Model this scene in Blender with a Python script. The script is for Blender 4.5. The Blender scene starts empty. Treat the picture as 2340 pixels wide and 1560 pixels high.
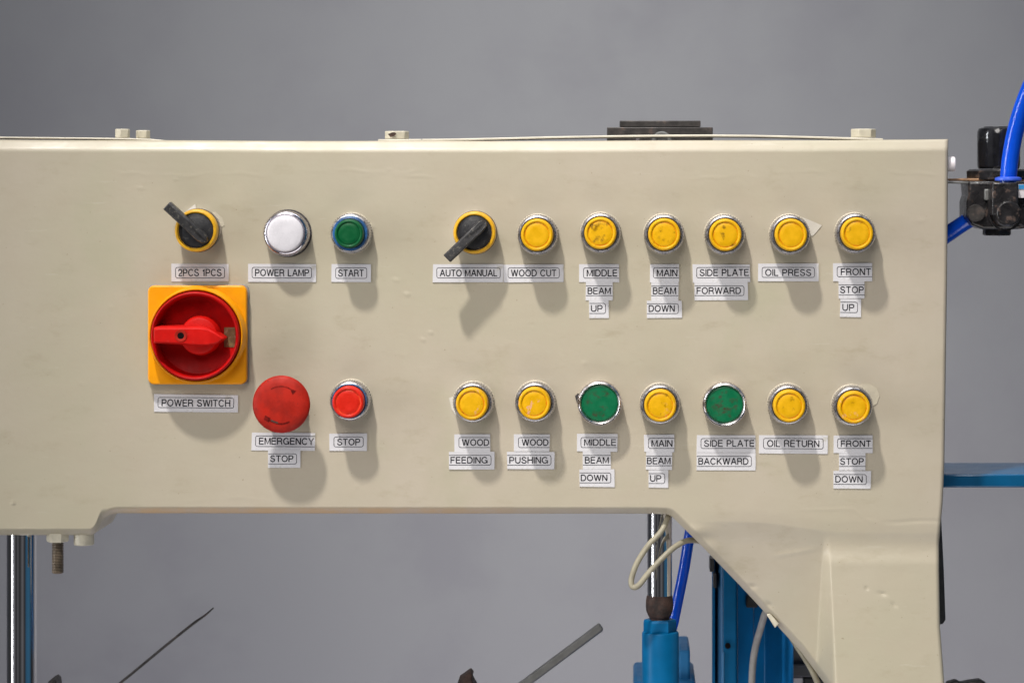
import bpy, math, random
import numpy as np
from mathutils import Vector, Matrix
random.seed(7)
SC = bpy.context.scene
COL = SC.collection

# ------------------------------------------------------------------ measures
S = 0.00032                      # metres per photo pixel on the panel face
D = 2.0                          # camera distance to the panel face
VPX, VPY = 1450.0, 420.0         # where the lens axis meets the panel (photo pixels)
VX, VZ = (VPX-1170)*S, (780-VPY)*S
def P(x, y, d=0.0):
    """point seen at photo pixel x,y lying d metres in front of the panel face"""
    k = 1-d/D
    return Vector((VX+((x-1170)*S-VX)*k, -d, VZ+((780-y)*S-VZ)*k))
def K(d): return S*(1-d/D)

# ------------------------------------------------------------------ camera
cd = bpy.data.cameras.new('camera'); cam = bpy.data.objects.new('camera', cd); COL.objects.link(cam)
cam.location = (VX, -D, VZ); cam.rotation_euler = (math.pi/2, 0, 0)
cd.sensor_width = 36; cd.sensor_fit = 'HORIZONTAL'
W = 2340*S
cd.lens = 36*D/W
cd.shift_x = -VX/W; cd.shift_y = -VZ/W
cd.clip_start = 0.05; cd.clip_end = 50
cd.dof.use_dof = True; cd.dof.focus_distance = D-0.008; cd.dof.aperture_fstop = 10
SC.camera = cam

# ------------------------------------------------------------------ world: a dim hall, light and dark bands added for the chrome to reflect
wd = bpy.data.worlds.new('World'); SC.world = wd; wd.use_nodes = True
nt = wd.node_tree; N = nt.nodes; Lk = nt.links; N.clear()
out = N.new('ShaderNodeOutputWorld'); bg = N.new('ShaderNodeBackground'); Lk.new(bg.outputs[0], out.inputs[0])
tc = N.new('ShaderNodeTexCoord'); sp = N.new('ShaderNodeSeparateXYZ'); Lk.new(tc.outputs['Generated'], sp.inputs[0])
at = N.new('ShaderNodeMath'); at.operation = 'ARCTAN2'; Lk.new(sp.outputs[0], at.inputs[0]); Lk.new(sp.outputs[1], at.inputs[1])
mr = N.new('ShaderNodeMapRange'); Lk.new(at.outputs[0], mr.inputs[0])
mr.inputs[1].default_value = -math.pi; mr.inputs[2].default_value = math.pi
rp = N.new('ShaderNodeValToRGB'); Lk.new(mr.outputs[0], rp.inputs[0])
cr = rp.color_ramp
# 0 / 1 = behind the camera, 0.25 = left (-x), 0.5 = ahead, 0.75 = right
stops = [(0.0, .05), (.05, .22), (.09, .04), (.14, .5), (.20, .5), (.23, .08), (.34, .06), (.5, .3),
         (.66, .10), (.74, .05), (.80, .35), (.86, .30), (.90, .06), (.95, .30), (1.0, .05)]
cr.elements[0].position = 0; cr.elements[1].position = 1
for p_, v_ in stops[1:-1]: cr.elements.new(p_)
for e, (p_, v_) in zip(cr.elements, stops):
    e.position = p_; e.color = (v_*.97, v_*.98, v_*1.06, 1) if not .79 < p_ < .87 else (v_*.22, v_*.75, v_*1.35, 1)  # bluish band on the right added so the chrome rods reflect blue
el = N.new('ShaderNodeMapRange'); Lk.new(sp.outputs[2], el.inputs[0])
el.inputs[1].default_value = -1; el.inputs[2].default_value = 1; el.inputs[3].default_value = .35; el.inputs[4].default_value = 1.7
ml = N.new('ShaderNodeVectorMath'); ml.operation = 'SCALE'; Lk.new(rp.outputs[0], ml.inputs[0]); Lk.new(el.outputs[0], ml.inputs['Scale'])
Lk.new(ml.outputs[0], bg.inputs[0]); bg.inputs[1].default_value = 0.4

# ------------------------------------------------------------------ lamps
def aim(o, target): o.rotation_euler = (Vector(target)-o.location).to_track_quat('-Z', 'Y').to_euler()
def spot(name, loc, target, energy, radius, angle, blend, col):
    l = bpy.data.lights.new(name, 'SPOT'); l.energy = energy; l.shadow_soft_size = radius
    l.spot_size = math.radians(angle); l.spot_blend = blend; l.color = col
    o = bpy.data.objects.new(name, l); COL.objects.link(o); o.location = loc; aim(o, target); return o
def area(name, loc, target, energy, sx, sy, col):
    l = bpy.data.lights.new(name, 'AREA'); l.energy = energy; l.shape = 'RECTANGLE'; l.size = sx; l.size_y = sy; l.color = col
    o = bpy.data.objects.new(name, l); COL.objects.link(o); o.location = loc; aim(o, target); return o
ctr = P(1250, 620)
ldir = Vector((-0.195, -0.45, 0.855)).normalized()
spot('hall_lamp', ctr+ldir*4.2, ctr, 860, 0.12, 18, 1.0, (1, .965, .91))
spot('soft_light', (-0.16, -1.45, 0.98), P(1420, 670), 100, 0.5, 34, 1.0, (1, .955, .92))
wl_ = area('window_light', (-2.45, -1.0, 0.1), (0.25, -.35, -.05), 9, 0.16, 2.6, (.93, .96, 1)); wl_.data.spread = math.radians(75)
spot('wall_fill_spot', (0.10, -1.2, 2.0), (0.0, 0.85, 0.26), 205, 0.35, 26, 1.0, (1, .992, .97))  # added spot, its narrow cone shapes the bright top centre of the wall
area('ceiling_lamp', (0.3, 0.12, 2.1), (0.3, 0.16, 0), 17, 1.6, 0.3, (.96, .97, 1))
area('low_wall_fill', (0.05, 0.30, -1.0), (0.05, 0.85, -.25), 2.6, 1.2, 0.3, (.80, .76, 1))  # added cool fill without a visible source, tints the lower wall
area('floor_bounce', (0.1, -0.75, -0.95), (0.1, 0, -.1), 6, 1.4, 0.6, (1, .955, .91))

vs = SC.view_settings
vs.view_transform = 'Standard'; vs.look = 'None'; vs.exposure = 0.12; vs.gamma = 1; vs.use_curve_mapping = False

# ------------------------------------------------------------------ materials
def base_mat(name):
    m = bpy.data.materials.new(name); m.use_nodes = True
    n = m.node_tree.nodes; return m, m.node_tree, n['Principled BSDF']
def rgb(nt, c):
    n = nt.nodes.new('ShaderNodeRGB'); n.outputs[0].default_value = (*c, 1); return n.outputs[0]
def noise(nt, scale, detail=4, rough=.55, obj=True, offs=None, stretch=None):
    n = nt.nodes; t = n.new('ShaderNodeTexCoord'); src = t.outputs['Object']
    if offs is not None:
        a = n.new('ShaderNodeVectorMath'); a.operation = 'ADD'; nt.links.new(src, a.inputs[0]); nt.links.new(offs, a.inputs[1]); src = a.outputs[0]
    if stretch:
        a = n.new('ShaderNodeVectorMath'); a.operation = 'MULTIPLY'; nt.links.new(src, a.inputs[0]); a.inputs[1].default_value = stretch; src = a.outputs[0]
    k = n.new('ShaderNodeTexNoise'); k.inputs['Scale'].default_value = scale; k.inputs['Detail'].default_value = detail
    k.inputs['Roughness'].default_value = rough; nt.links.new(src, k.inputs['Vector']); return k.outputs['Fac']
def remap(nt, s, a, b, c=0., d=1.):
    r = nt.nodes.new('ShaderNodeMapRange'); nt.links.new(s, r.inputs[0]); r.interpolation_type = 'SMOOTHSTEP'
    for i, v in enumerate((a, b, c, d)): r.inputs[i+1].default_value = v
    return r.outputs[0]
def mathn(nt, op, a, b):
    r = nt.nodes.new('ShaderNodeMath'); r.operation = op
    for i, v in enumerate((a, b)):
        if isinstance(v, (int, float)): r.inputs[i].default_value = v
        else: nt.links.new(v, r.inputs[i])
    return r.outputs[0]
def mix(nt, f, a, b):
    m = nt.nodes.new('ShaderNodeMix'); m.data_type = 'RGBA'
    for i, v in ((0, f), (6, a), (7, b)):
        if isinstance(v, tuple): m.inputs[i].default_value = (*v, 1)
        elif isinstance(v, (int, float)): m.inputs[i].default_value = v
        else: nt.links.new(v, m.inputs[i])
    return m.outputs[2]
def bump(nt, b, h, strength, dist):
    k = nt.nodes.new('ShaderNodeBump'); k.inputs['Strength'].default_value = strength; k.inputs['Distance'].default_value = dist
    nt.links.new(h, k.inputs['Height']); nt.links.new(k.outputs[0], b.inputs['Normal'])
def plain(name, c, rough=.5, metal=0., var=.12, scale=60, bstr=.0, bscale=300, bdist=.0004, spec=.5, coat=0., dirt=None, dthr=.6, dscale=90, rvar=.15):
    m, nt, b = base_mat(name)
    f = noise(nt, scale)
    col = mix(nt, remap(nt, f, .3, .7), tuple(x*(1-var) for x in c), tuple(min(1, x*(1+var)) for x in c))
    if dirt:
        g = noise(nt, dscale, 6, .65)
        col = mix(nt, remap(nt, g, dthr, dthr+.1), col, dirt)
    nt.links.new(col, b.inputs['Base Color'])
    nt.links.new(remap(nt, noise(nt, scale*2.3), .25, .75, max(.02, rough-rvar*rough), rough+rvar*rough), b.inputs['Roughness'])
    b.inputs['Metallic'].default_value = metal; b.inputs['Specular IOR Level'].default_value = spec; b.inputs['Coat Weight'].default_value = coat
    b.inputs['Coat Roughness'].default_value = .12
    if bstr: bump(nt, b, noise(nt, bscale, 5), bstr, bdist)
    return m

def panel_paint(name):
    m, nt, b = base_mat(name)
    L = nt.links
    big = noise(nt, 5, 3); mid = noise(nt, 34, 5, .6); fine = noise(nt, 260, 4, .6)
    c = mix(nt, remap(nt, big, .3, .7), (.384, .349, .257), (.422, .369, .293))
    c = mix(nt, remap(nt, mid, .35, .75, 0, .45), c, (.375, .322, .240))
    sm = noise(nt, 22, 6, .7, stretch=(1, 1, 2.2))
    c = mix(nt, remap(nt, sm, .54, .78, 0, .50), c, (.29, .25, .165))
    gr = noise(nt, 9, 5, .62)
    c = mix(nt, remap(nt, gr, .54, .74, 0, .55), c, (.355, .338, .235))         # yellowed patches
    sc_ = noise(nt, 70, 5, .7, stretch=(.35, 1, 2.5))
    c = mix(nt, remap(nt, sc_, .62, .74, 0, .45), c, (.47, .43, .345))          # rubbed streaks          # grime smears
    sp_ = noise(nt, 420, 2, .5)
    c = mix(nt, remap(nt, sp_, .735, .76, 0, .6), c, (.20, .16, .10))           # specks
    # warm light reflected from below, painted into the bottom lip colour
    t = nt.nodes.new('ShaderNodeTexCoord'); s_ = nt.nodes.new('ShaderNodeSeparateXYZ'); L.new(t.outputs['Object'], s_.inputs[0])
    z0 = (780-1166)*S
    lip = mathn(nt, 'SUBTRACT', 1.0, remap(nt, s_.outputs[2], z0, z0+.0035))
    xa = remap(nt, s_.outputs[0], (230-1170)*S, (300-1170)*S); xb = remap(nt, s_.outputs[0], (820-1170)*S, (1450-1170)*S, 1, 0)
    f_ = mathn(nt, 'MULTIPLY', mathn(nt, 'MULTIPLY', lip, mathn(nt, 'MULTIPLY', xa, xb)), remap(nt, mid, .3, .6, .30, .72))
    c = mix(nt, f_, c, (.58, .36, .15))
    L.new(c, b.inputs['Base Color'])
    L.new(remap(nt, mid, .3, .7, .34, .46), b.inputs['Roughness'])
    b.inputs['Specular IOR Level'].default_value = .45
    h = mathn(nt, 'ADD', mathn(nt, 'MULTIPLY', fine, .18), mathn(nt, 'ADD', mathn(nt, 'MULTIPLY', noise(nt, 26, 3, .5, stretch=(1, 1, 1.8)), 1.6), mathn(nt, 'MULTIPLY', noise(nt, 95, 3), .45)))
    bump(nt, b, h, .30, .0010)
    return m

def cap_mat(name, c, stain, ring=None, pink=None):
    """plastic cap; the object colour's red channel says how dirty the cap is"""
    m, nt, b = base_mat(name); L = nt.links
    oi = nt.nodes.new('ShaderNodeObjectInfo')
    vm = nt.nodes.new('ShaderNodeVectorMath'); vm.operation = 'SCALE'; vm.inputs[0].default_value = (3.1, 1.7, 2.3); L.new(oi.outputs['Random'], vm.inputs['Scale'])
    off = vm.outputs[0]
    sc_ = nt.nodes.new('ShaderNodeSeparateColor'); L.new(oi.outputs['Color'], sc_.inputs[0])
    f = noise(nt, 180, 5, .6, offs=off)
    col = mix(nt, remap(nt, f, .3, .7), tuple(x*.9 for x in c), tuple(min(1, x*1.06) for x in c))
    t = nt.nodes.new('ShaderNodeTexCoord'); s_ = nt.nodes.new('ShaderNodeSeparateXYZ'); L.new(t.outputs['Object'], s_.inputs[0])
    rr = mathn(nt, 'SQRT', mathn(nt, 'ADD', mathn(nt, 'MULTIPLY', s_.outputs[0], s_.outputs[0]), mathn(nt, 'MULTIPLY', s_.outputs[2], s_.outputs[2])), 0)
    if ring:
        d = mathn(nt, 'ABSOLUTE', mathn(nt, 'SUBTRACT', rr, .0088), 0)
        w = mathn(nt, 'MULTIPLY', remap(nt, d, .0002, .0009, 1, 0), remap(nt, noise(nt, 220, 4, .6, offs=off), .38, .66, 0, .75))
        col = mix(nt, w, col, ring)
    g = noise(nt, 190, 5, .6, offs=off)
    thr = mathn(nt, 'SUBTRACT', .72, mathn(nt, 'MULTIPLY', sc_.outputs[0], .20))
    st = mathn(nt, 'MULTIPLY', mathn(nt, 'SUBTRACT', g, thr), 7)
    cl = nt.nodes.new('ShaderNodeClamp'); L.new(st, cl.inputs[0])
    inner = remap(nt, rr, .0092, .0108, 1, .15)
    col = mix(nt, mathn(nt, 'MULTIPLY', mathn(nt, 'MULTIPLY', cl.outputs[0], inner), .85), col, stain)
    if pink:
        g2 = noise(nt, 170, 3, .6, offs=off, stretch=(1.3, 1, .9))
        col = mix(nt, mathn(nt, 'MULTIPLY', remap(nt, g2, .60, .66), sc_.outputs[1]), col, pink)
    L.new(col, b.inputs['Base Color'])
    L.new(remap(nt, f, .3, .7, .32, .52), b.inputs['Roughness']); b.inputs['Specular IOR Level'].default_value = .22
    b.inputs['Subsurface Weight'].default_value = .0
    bump(nt, b, g, .12, .0006)
    return m

def chrome(name, c=(.54, .53, .56), rough=.24, dirt=(.10, .09, .085), thr=.60, scale=220):
    m, nt, b = base_mat(name)
    f = noise(nt, scale, 6, .65); k = remap(nt, f, thr, thr+.14)
    nt.links.new(mix(nt, k, c, dirt), b.inputs['Base Color'])
    nt.links.new(mathn(nt, 'SUBTRACT', 1.0, mathn(nt, 'MULTIPLY', k, .6)), b.inputs['Metallic'])
    nt.links.new(remap(nt, f, .3, .75, rough*.7, rough+.25), b.inputs['Roughness'])
    return m

MAT = {}
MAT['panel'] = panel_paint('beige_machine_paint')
MAT['bolt_paint'] = plain('beige_bolt_paint', (.50, .46, .36), .5, var=.10, scale=150, bstr=.4, bscale=500, dirt=(.12, .09, .06), dthr=.70, dscale=240)
MAT['strap'] = plain('cream_strap_paint', (.56, .52, .43), .45, var=.1, scale=40, bstr=.3, bscale=300, dirt=(.10, .08, .07), dthr=.66, dscale=180)
MAT['yellow'] = cap_mat('yellow_cap_plastic', (.63, .335, .002), (.11, .055, .004), (.60, .17, .003), (.62, .32, .18))
MAT['green'] = cap_mat('green_cap_plastic', (.002, .115, .045), (.045, .028, .018))
MAT['green_lens'] = cap_mat('green_lens_plastic', (.001, .075, .022), (.001, .035, .015))
MAT['red_cap'] = cap_mat('red_cap_plastic', (.55, .014, .005), (.28, .010, .005), (.75, .09, .03))
MAT['white_lens'] = plain('white_lens_plastic', (.58, .56, .585), .28, var=.05, scale=90)
MAT['chrome'] = chrome('knurled_chrome')
MAT['chrome_clean'] = chrome('polished_chrome', (.46, .44, .48), .14, (.15, .15, .15), .70)
MAT['steel_bezel'] = chrome('satin_steel', (.60, .56, .56), .24, (.12, .09, .09), .66)
MAT['rod'] = plain('chromed_rod', (.80, .79, .79), .09, metal=1, var=.04, scale=20)
MAT['dark_ring'] = plain('dark_sleeve', (.055, .05, .052), .28, var=.3, scale=200, spec=.6)
MAT['blue_ring'] = plain('blue_sleeve', (.02, .085, .22), .25, var=.3, scale=200, spec=.6)
MAT['gasket'] = plain('cream_gasket', (.47, .42, .32), .5, var=.08, scale=160, bstr=.3)
MAT['scrap'] = plain('paper_scrap', (.53, .495, .43), .7, var=.06, scale=120)
MAT['sel_yellow'] = plain('selector_yellow', (.66, .35, .010), .38, var=.10, scale=180, dirt=(.30, .17, .02), dthr=.68, dscale=200)
MAT['black'] = plain('black_plastic', (.016, .016, .018), .42, var=.3, scale=200, bstr=.3, bscale=900, dirt=(.085, .08, .075), dthr=.60, dscale=330)
MAT['lever'] = plain('worn_black_lever', (.028, .027, .028), .40, var=.3, scale=240, bstr=.3, bscale=900, dirt=(.13, .12, .10), dthr=.57, dscale=420)
MAT['sw_yellow'] = plain('switch_yellow', (.74, .29, .002), .36, var=.06, spec=.3, scale=60, dirt=(.60, .24, .006), dthr=.64, dscale=100)
MAT['sw_red'] = plain('switch_red', (.38, .002, .002), .5, var=.10, spec=.12, scale=120, dirt=(.30, .05, .04), dthr=.68, dscale=260)
MAT['sw_red_hi'] = plain('handle_red', (.50, .005, .003), .5, var=.08, spec=.15, scale=120, dirt=(.52, .10, .08), dthr=.66, dscale=300)
MAT['hole'] = plain('dark_hole', (.005, .004, .004), .8, spec=.05)
MAT['window'] = plain('dusty_window', (.20, .13, .05), .5, var=.3, scale=300, dirt=(.42, .36, .28), dthr=.56, dscale=350)
MAT['mush'] = plain('faded_red_plastic', (.32, .011, .004), .55, var=.22, spec=.2, scale=90, bstr=.15, bscale=600, dirt=(.17, .010, .007), dthr=.60, dscale=200)
MAT['mush_mark'] = plain('dark_red_mark', (.15, .006, .004), .7, var=.5, scale=300, spec=.1)
MAT['grime'] = plain('dark_grime', (.045, .022, .014), .7, var=.5, scale=400)
MAT['paper'] = plain('label_paper', (.54, .53, .545), .6, var=.06, scale=45, dirt=(.46, .44, .41), dthr=.60, dscale=70)
MAT['ink'] = plain('black_ink', (.012, .012, .018), .6, var=.2)
MAT['wall'] = None
MAT['blue'] = plain('blue_enamel', (.001, .085, .205), .42, var=.15, scale=25, bstr=.25, bscale=140, dirt=(.003, .035, .085), dthr=.66, dscale=60, spec=.12)
MAT['blue_gloss'] = plain('glossy_blue_enamel', (.002, .085, .20), .22, var=.15, scale=25, bstr=.2, bscale=90, spec=.6)
MAT['blue_dull'] = plain('pale_blue_paint', (.02, .15, .34), .5, var=.1, scale=30, spec=.2)  # lighter blue than the barrel, one tone all over
MAT['blue_deep'] = plain('deep_blue_enamel', (.001, .14, .37), .45, var=.15, scale=25, bstr=.25, bscale=140, dirt=(.006, .03, .08), dthr=.66, dscale=60)
MAT['blue_lit'] = plain('lit_blue_enamel', (.035, .14, .29), .4, var=.08, scale=25)  # lighter copy of the blue, light on the turned face painted in
MAT['hose'] = plain('blue_hose', (.002, .065, .55), .13, var=.08, scale=60, bstr=.45, bscale=420, bdist=.0006, spec=.6)
MAT['hose_collar'] = plain('blue_collar', (.05, .12, .66), .35, var=.05)
MAT['rust'] = plain('rusty_steel', (.026, .011, .007), .75, var=.6, scale=160, bstr=.8, bscale=500, dirt=(.02, .012, .010), dthr=.55, dscale=300)
MAT['rust_edge'] = plain('rusty_bracket', (.30, .17, .09), .7, var=.4, scale=200, bstr=.4, dirt=(.5, .45, .38), dthr=.55, dscale=120)
MAT['cable'] = plain('beige_cable', (.26, .235, .17), .5, var=.12, scale=120)
MAT['cable_grey'] = plain('grey_cable', (.24, .23, .22), .5, var=.12, scale=120)
MAT['iron'] = plain('dark_iron', (.035, .031, .029), .5, metal=.3, var=.5, scale=120, bstr=.6, bscale=300, dirt=(.085, .06, .05), dthr=.56, dscale=120)
MAT['grey_bar'] = plain('grey_steel', (.125, .125, .12), .5, metal=.2, var=.15, scale=90, bstr=.3, dirt=(.10, .06, .05), dthr=.68, dscale=80)
MAT['dark_steel'] = plain('dark_steel', (.03, .03, .032), .45, metal=.4, var=.3, scale=90)
MAT['gloss_black'] = plain('glossy_black_plastic', (.010, .010, .012), .15, var=.3, scale=90, bstr=.5, bscale=90, bdist=.0012, spec=.6)
MAT['valve'] = plain('oily_black_casting', (.013, .012, .013), .30, var=.5, scale=90, bstr=.7, bscale=160, bdist=.0012, dirt=(.085, .06, .05), dthr=.55, dscale=160)
MAT['thread'] = plain('brown_thread_steel', (.15, .115, .08), .5, metal=.3, var=.25, scale=150)
MAT['white_plastic'] = plain('white_plastic', (.70, .66, .68), .4, var=.03)
MAT['sticker_blue'] = plain('sticker_blue', (.03, .25, .55), .5, var=.05)
MAT['dark_grey'] = plain('dark_grey_paint', (.075, .075, .082), .5, var=.15, scale=40)

def wall_mat():
    m, nt, b = base_mat('grey_wall_paint'); L = nt.links
    a = noise(nt, 1.3, 4); c1 = noise(nt, 7, 6, .6); c2 = noise(nt, 3.2, 5, .62, stretch=(1, 1, 1.6))
    c = mix(nt, remap(nt, a, .3, .7), (.258, .256, .266), (.280, .279, .284))
    c = mix(nt, remap(nt, c1, .4, .72, 0, .7), c, (.236, .231, .246))
    c = mix(nt, remap(nt, c2, .55, .76, 0, .45), c, (.193, .189, .204))
    c = mix(nt, remap(nt, noise(nt, 900, 2, .5), .3, .7, 0, .10), c, (.20, .20, .22))
    L.new(c, b.inputs['Base Color']); b.inputs['Roughness'].default_value = .75
    bump(nt, b, noise(nt, 60, 4), .15, .002)
    return m
MAT['wall'] = wall_mat()

# ------------------------------------------------------------------ mesh helpers
WL = {}                                    # world position of each object's origin
class MB:
    def __init__(s): s.v = []; s.f = []
    def add(s, vs, fs):
        o = len(s.v); s.v += [Vector(v) for v in vs]; s.f += [tuple(i+o for i in f) for f in fs]; return s
    def lathe(s, prof, c=(0, 0, 0), seg=64, axis='y', wob=None):
        """profile of (radius, height); axis y = towards the camera (-Y), z = up"""
        vs = []; n = len(prof)
        for i in range(seg):
            a = 2*math.pi*i/seg
            for j, (r, h) in enumerate(prof):
                if wob: r = r*wob(i, j)
                x, y = r*math.cos(a), r*math.sin(a)
                p = (x, -h, y) if axis == 'y' else ((x, y, h) if axis == 'z' else (h, x, y))
                vs.append(Vector(c)+Vector(p))
        fs = []
        for i in range(seg):
            k = (i+1) % seg
            for j in range(n-1): fs.append((i*n+j, i*n+j+1, k*n+j+1, k*n+j))
        if prof[0][0] > .0003 and prof[-1][0] > .0003:      # a ring: close the section on itself
            for i in range(seg): k = (i+1) % seg; fs.append((i*n+n-1, i*n, k*n, k*n+n-1))
        else: fs.append(tuple(i*n for i in range(seg))); fs.append(tuple(i*n+n-1 for i in reversed(range(seg))))
        return s.add(vs, fs)
    def prism(s, front, back):
        n = len(front)
        fs = [tuple(range(n)), tuple(reversed(range(n, 2*n)))]
        for i in range(n): k = (i+1) % n; fs.append((i, i+n, k+n, k))
        return s.add(list(front)+list(back), fs)
    def poly(s, pts, d0, d1, inset=1.0):
        """outline in photo pixels, front at d1 and back at d0 (same real outline)"""
        fr = [P(x, y, d1) for x, y in pts]
        bk = [Vector((p.x, -d0, p.z)) for p in fr]
        return s.prism(fr, bk)
    def box(s, x0, y0, x1, y1, d1, d0):
        return s.poly([(x0, y0), (x1, y0), (x1, y1), (x0, y1)], d0, d1)
    def tube(s, pts, r, seg=14, n=10, closed_spline=True):
        pts = [Vector(p) for p in pts]
        if n > 1 and len(pts) > 2:
            q = [pts[0]*2-pts[1]]+pts+[pts[-1]*2-pts[-2]]; res = []
            for i in range(1, len(q)-2):
                a, b, c, d = q[i-1:i+3]
                for k in range(n):
                    t = k/n
                    res.append(.5*((2*b)+(c-a)*t+(2*a-5*b+4*c-d)*t*t+(3*b-a-3*c+d)*t**3))
            res.append(pts[-1]); pts = res
        rs = r if callable(r) else (lambda t: r)
        tan = [(pts[min(i+1, len(pts)-1)]-pts[max(i-1, 0)]).normalized() for i in range(len(pts))]
        u = tan[0].orthogonal().normalized(); vs = []
        for i, p in enumerate(pts):
            u = (u-tan[i]*u.dot(tan[i])).normalized(); w = tan[i].cross(u)
            rr = rs(i/(len(pts)-1))
            for k in range(seg):
                a = 2*math.pi*k/seg; vs.append(p+(u*math.cos(a)+w*math.sin(a))*rr)
        fs = []
        for i in range(len(pts)-1):
            for k in range(seg):
                m = (k+1) % seg; fs.append((i*seg+k, i*seg+m, (i+1)*seg+m, (i+1)*seg+k))
        fs.append(tuple(reversed(range(seg)))); fs.append(tuple(range((len(pts)-1)*seg, len(pts)*seg)))
        return s.add(vs, fs)
    def build(s, name, mat, parent=None, origin=None, smooth=35, bevel=0, bseg=2):
        if origin is None:
            lo = [min(v[i] for v in s.v) for i in range(3)]; hi = [max(v[i] for v in s.v) for i in range(3)]
            origin = Vector([(a+b)/2 for a, b in zip(lo, hi)])
        origin = Vector(origin)
        me = bpy.data.meshes.new(name)
        me.from_pydata([tuple(v-origin) for v in s.v], [], s.f); me.update()
        import bmesh
        bm = bmesh.new(); bm.from_mesh(me); bmesh.ops.recalc_face_normals(bm, faces=bm.faces); bm.to_mesh(me); bm.free()
        for p in me.polygons: p.use_smooth = True
        me.set_sharp_from_angle(angle=math.radians(smooth))
        me.materials.append(MAT[mat] if isinstance(mat, str) else mat)
        return link(name, me, parent, origin, bevel, bseg)
def link(name, me, parent, origin, bevel=0, bseg=2):
    o = bpy.data.objects.new(name, me); COL.objects.link(o)
    WL[o] = Vector(origin)
    if parent: o.parent = parent; o.location = WL[o]-WL[parent]
    else: o.location = origin
    if bevel:
        b = o.modifiers.new('bevel', 'BEVEL'); b.width = bevel; b.segments = bseg; b.limit_method = 'ANGLE'; b.angle_limit = math.radians(40)
        b.harden_normals = False
    return o
def thing(name, loc, label, cat, group=None):
    o = bpy.data.objects.new(name, None); COL.objects.link(o); o.location = loc; WL[o] = Vector(loc)
    o.empty_display_size = .02
    return tag(o, label, cat, group)
def tag(o, label, cat=None, group=None, kind=None):
    if label: o['label'] = label
    if cat: o['category'] = cat
    if group: o['group'] = group
    if kind: o['kind'] = kind
    return o
def dup(src, parent, loc, label):
    r = src.copy(); COL.objects.link(r); r.parent = parent; WL[r] = Vector(loc); r.location = WL[r]-WL[parent]; r['label'] = label
    for ch in src.children:
        c = ch.copy(); COL.objects.link(c); c.parent = r; WL[c] = WL[r]+c.location
    return r
def child(o, name): return [c for c in o.children if c.name.split('.')[0] == name][0]

# ------------------------------------------------------------------ the wall behind
w = MB(); wy = 0.85
w.add([(-3.2, wy, -1.6), (3.4, wy, -1.6), (3.4, wy, 2.2), (-3.2, wy, 2.2), (-3.2, wy+.1, -1.6), (3.4, wy+.1, -1.6), (3.4, wy+.1, 2.2), (-3.2, wy+.1, 2.2)],
      [(0, 1, 2, 3), (7, 6, 5, 4), (0, 4, 5, 1), (1, 5, 6, 2), (2, 6, 7, 3), (3, 7, 4, 0)])
tag(w.build('wall', 'wall'), 'plain grey painted wall behind the machine', kind='structure')

# ------------------------------------------------------------------ the cabinet and its housing
cab = thing('control_cabinet', (0.0, 0.035, P(1170, 1640).z), 'beige painted machine control cabinet with push buttons, switches and paper labels', 'control panel')

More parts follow.
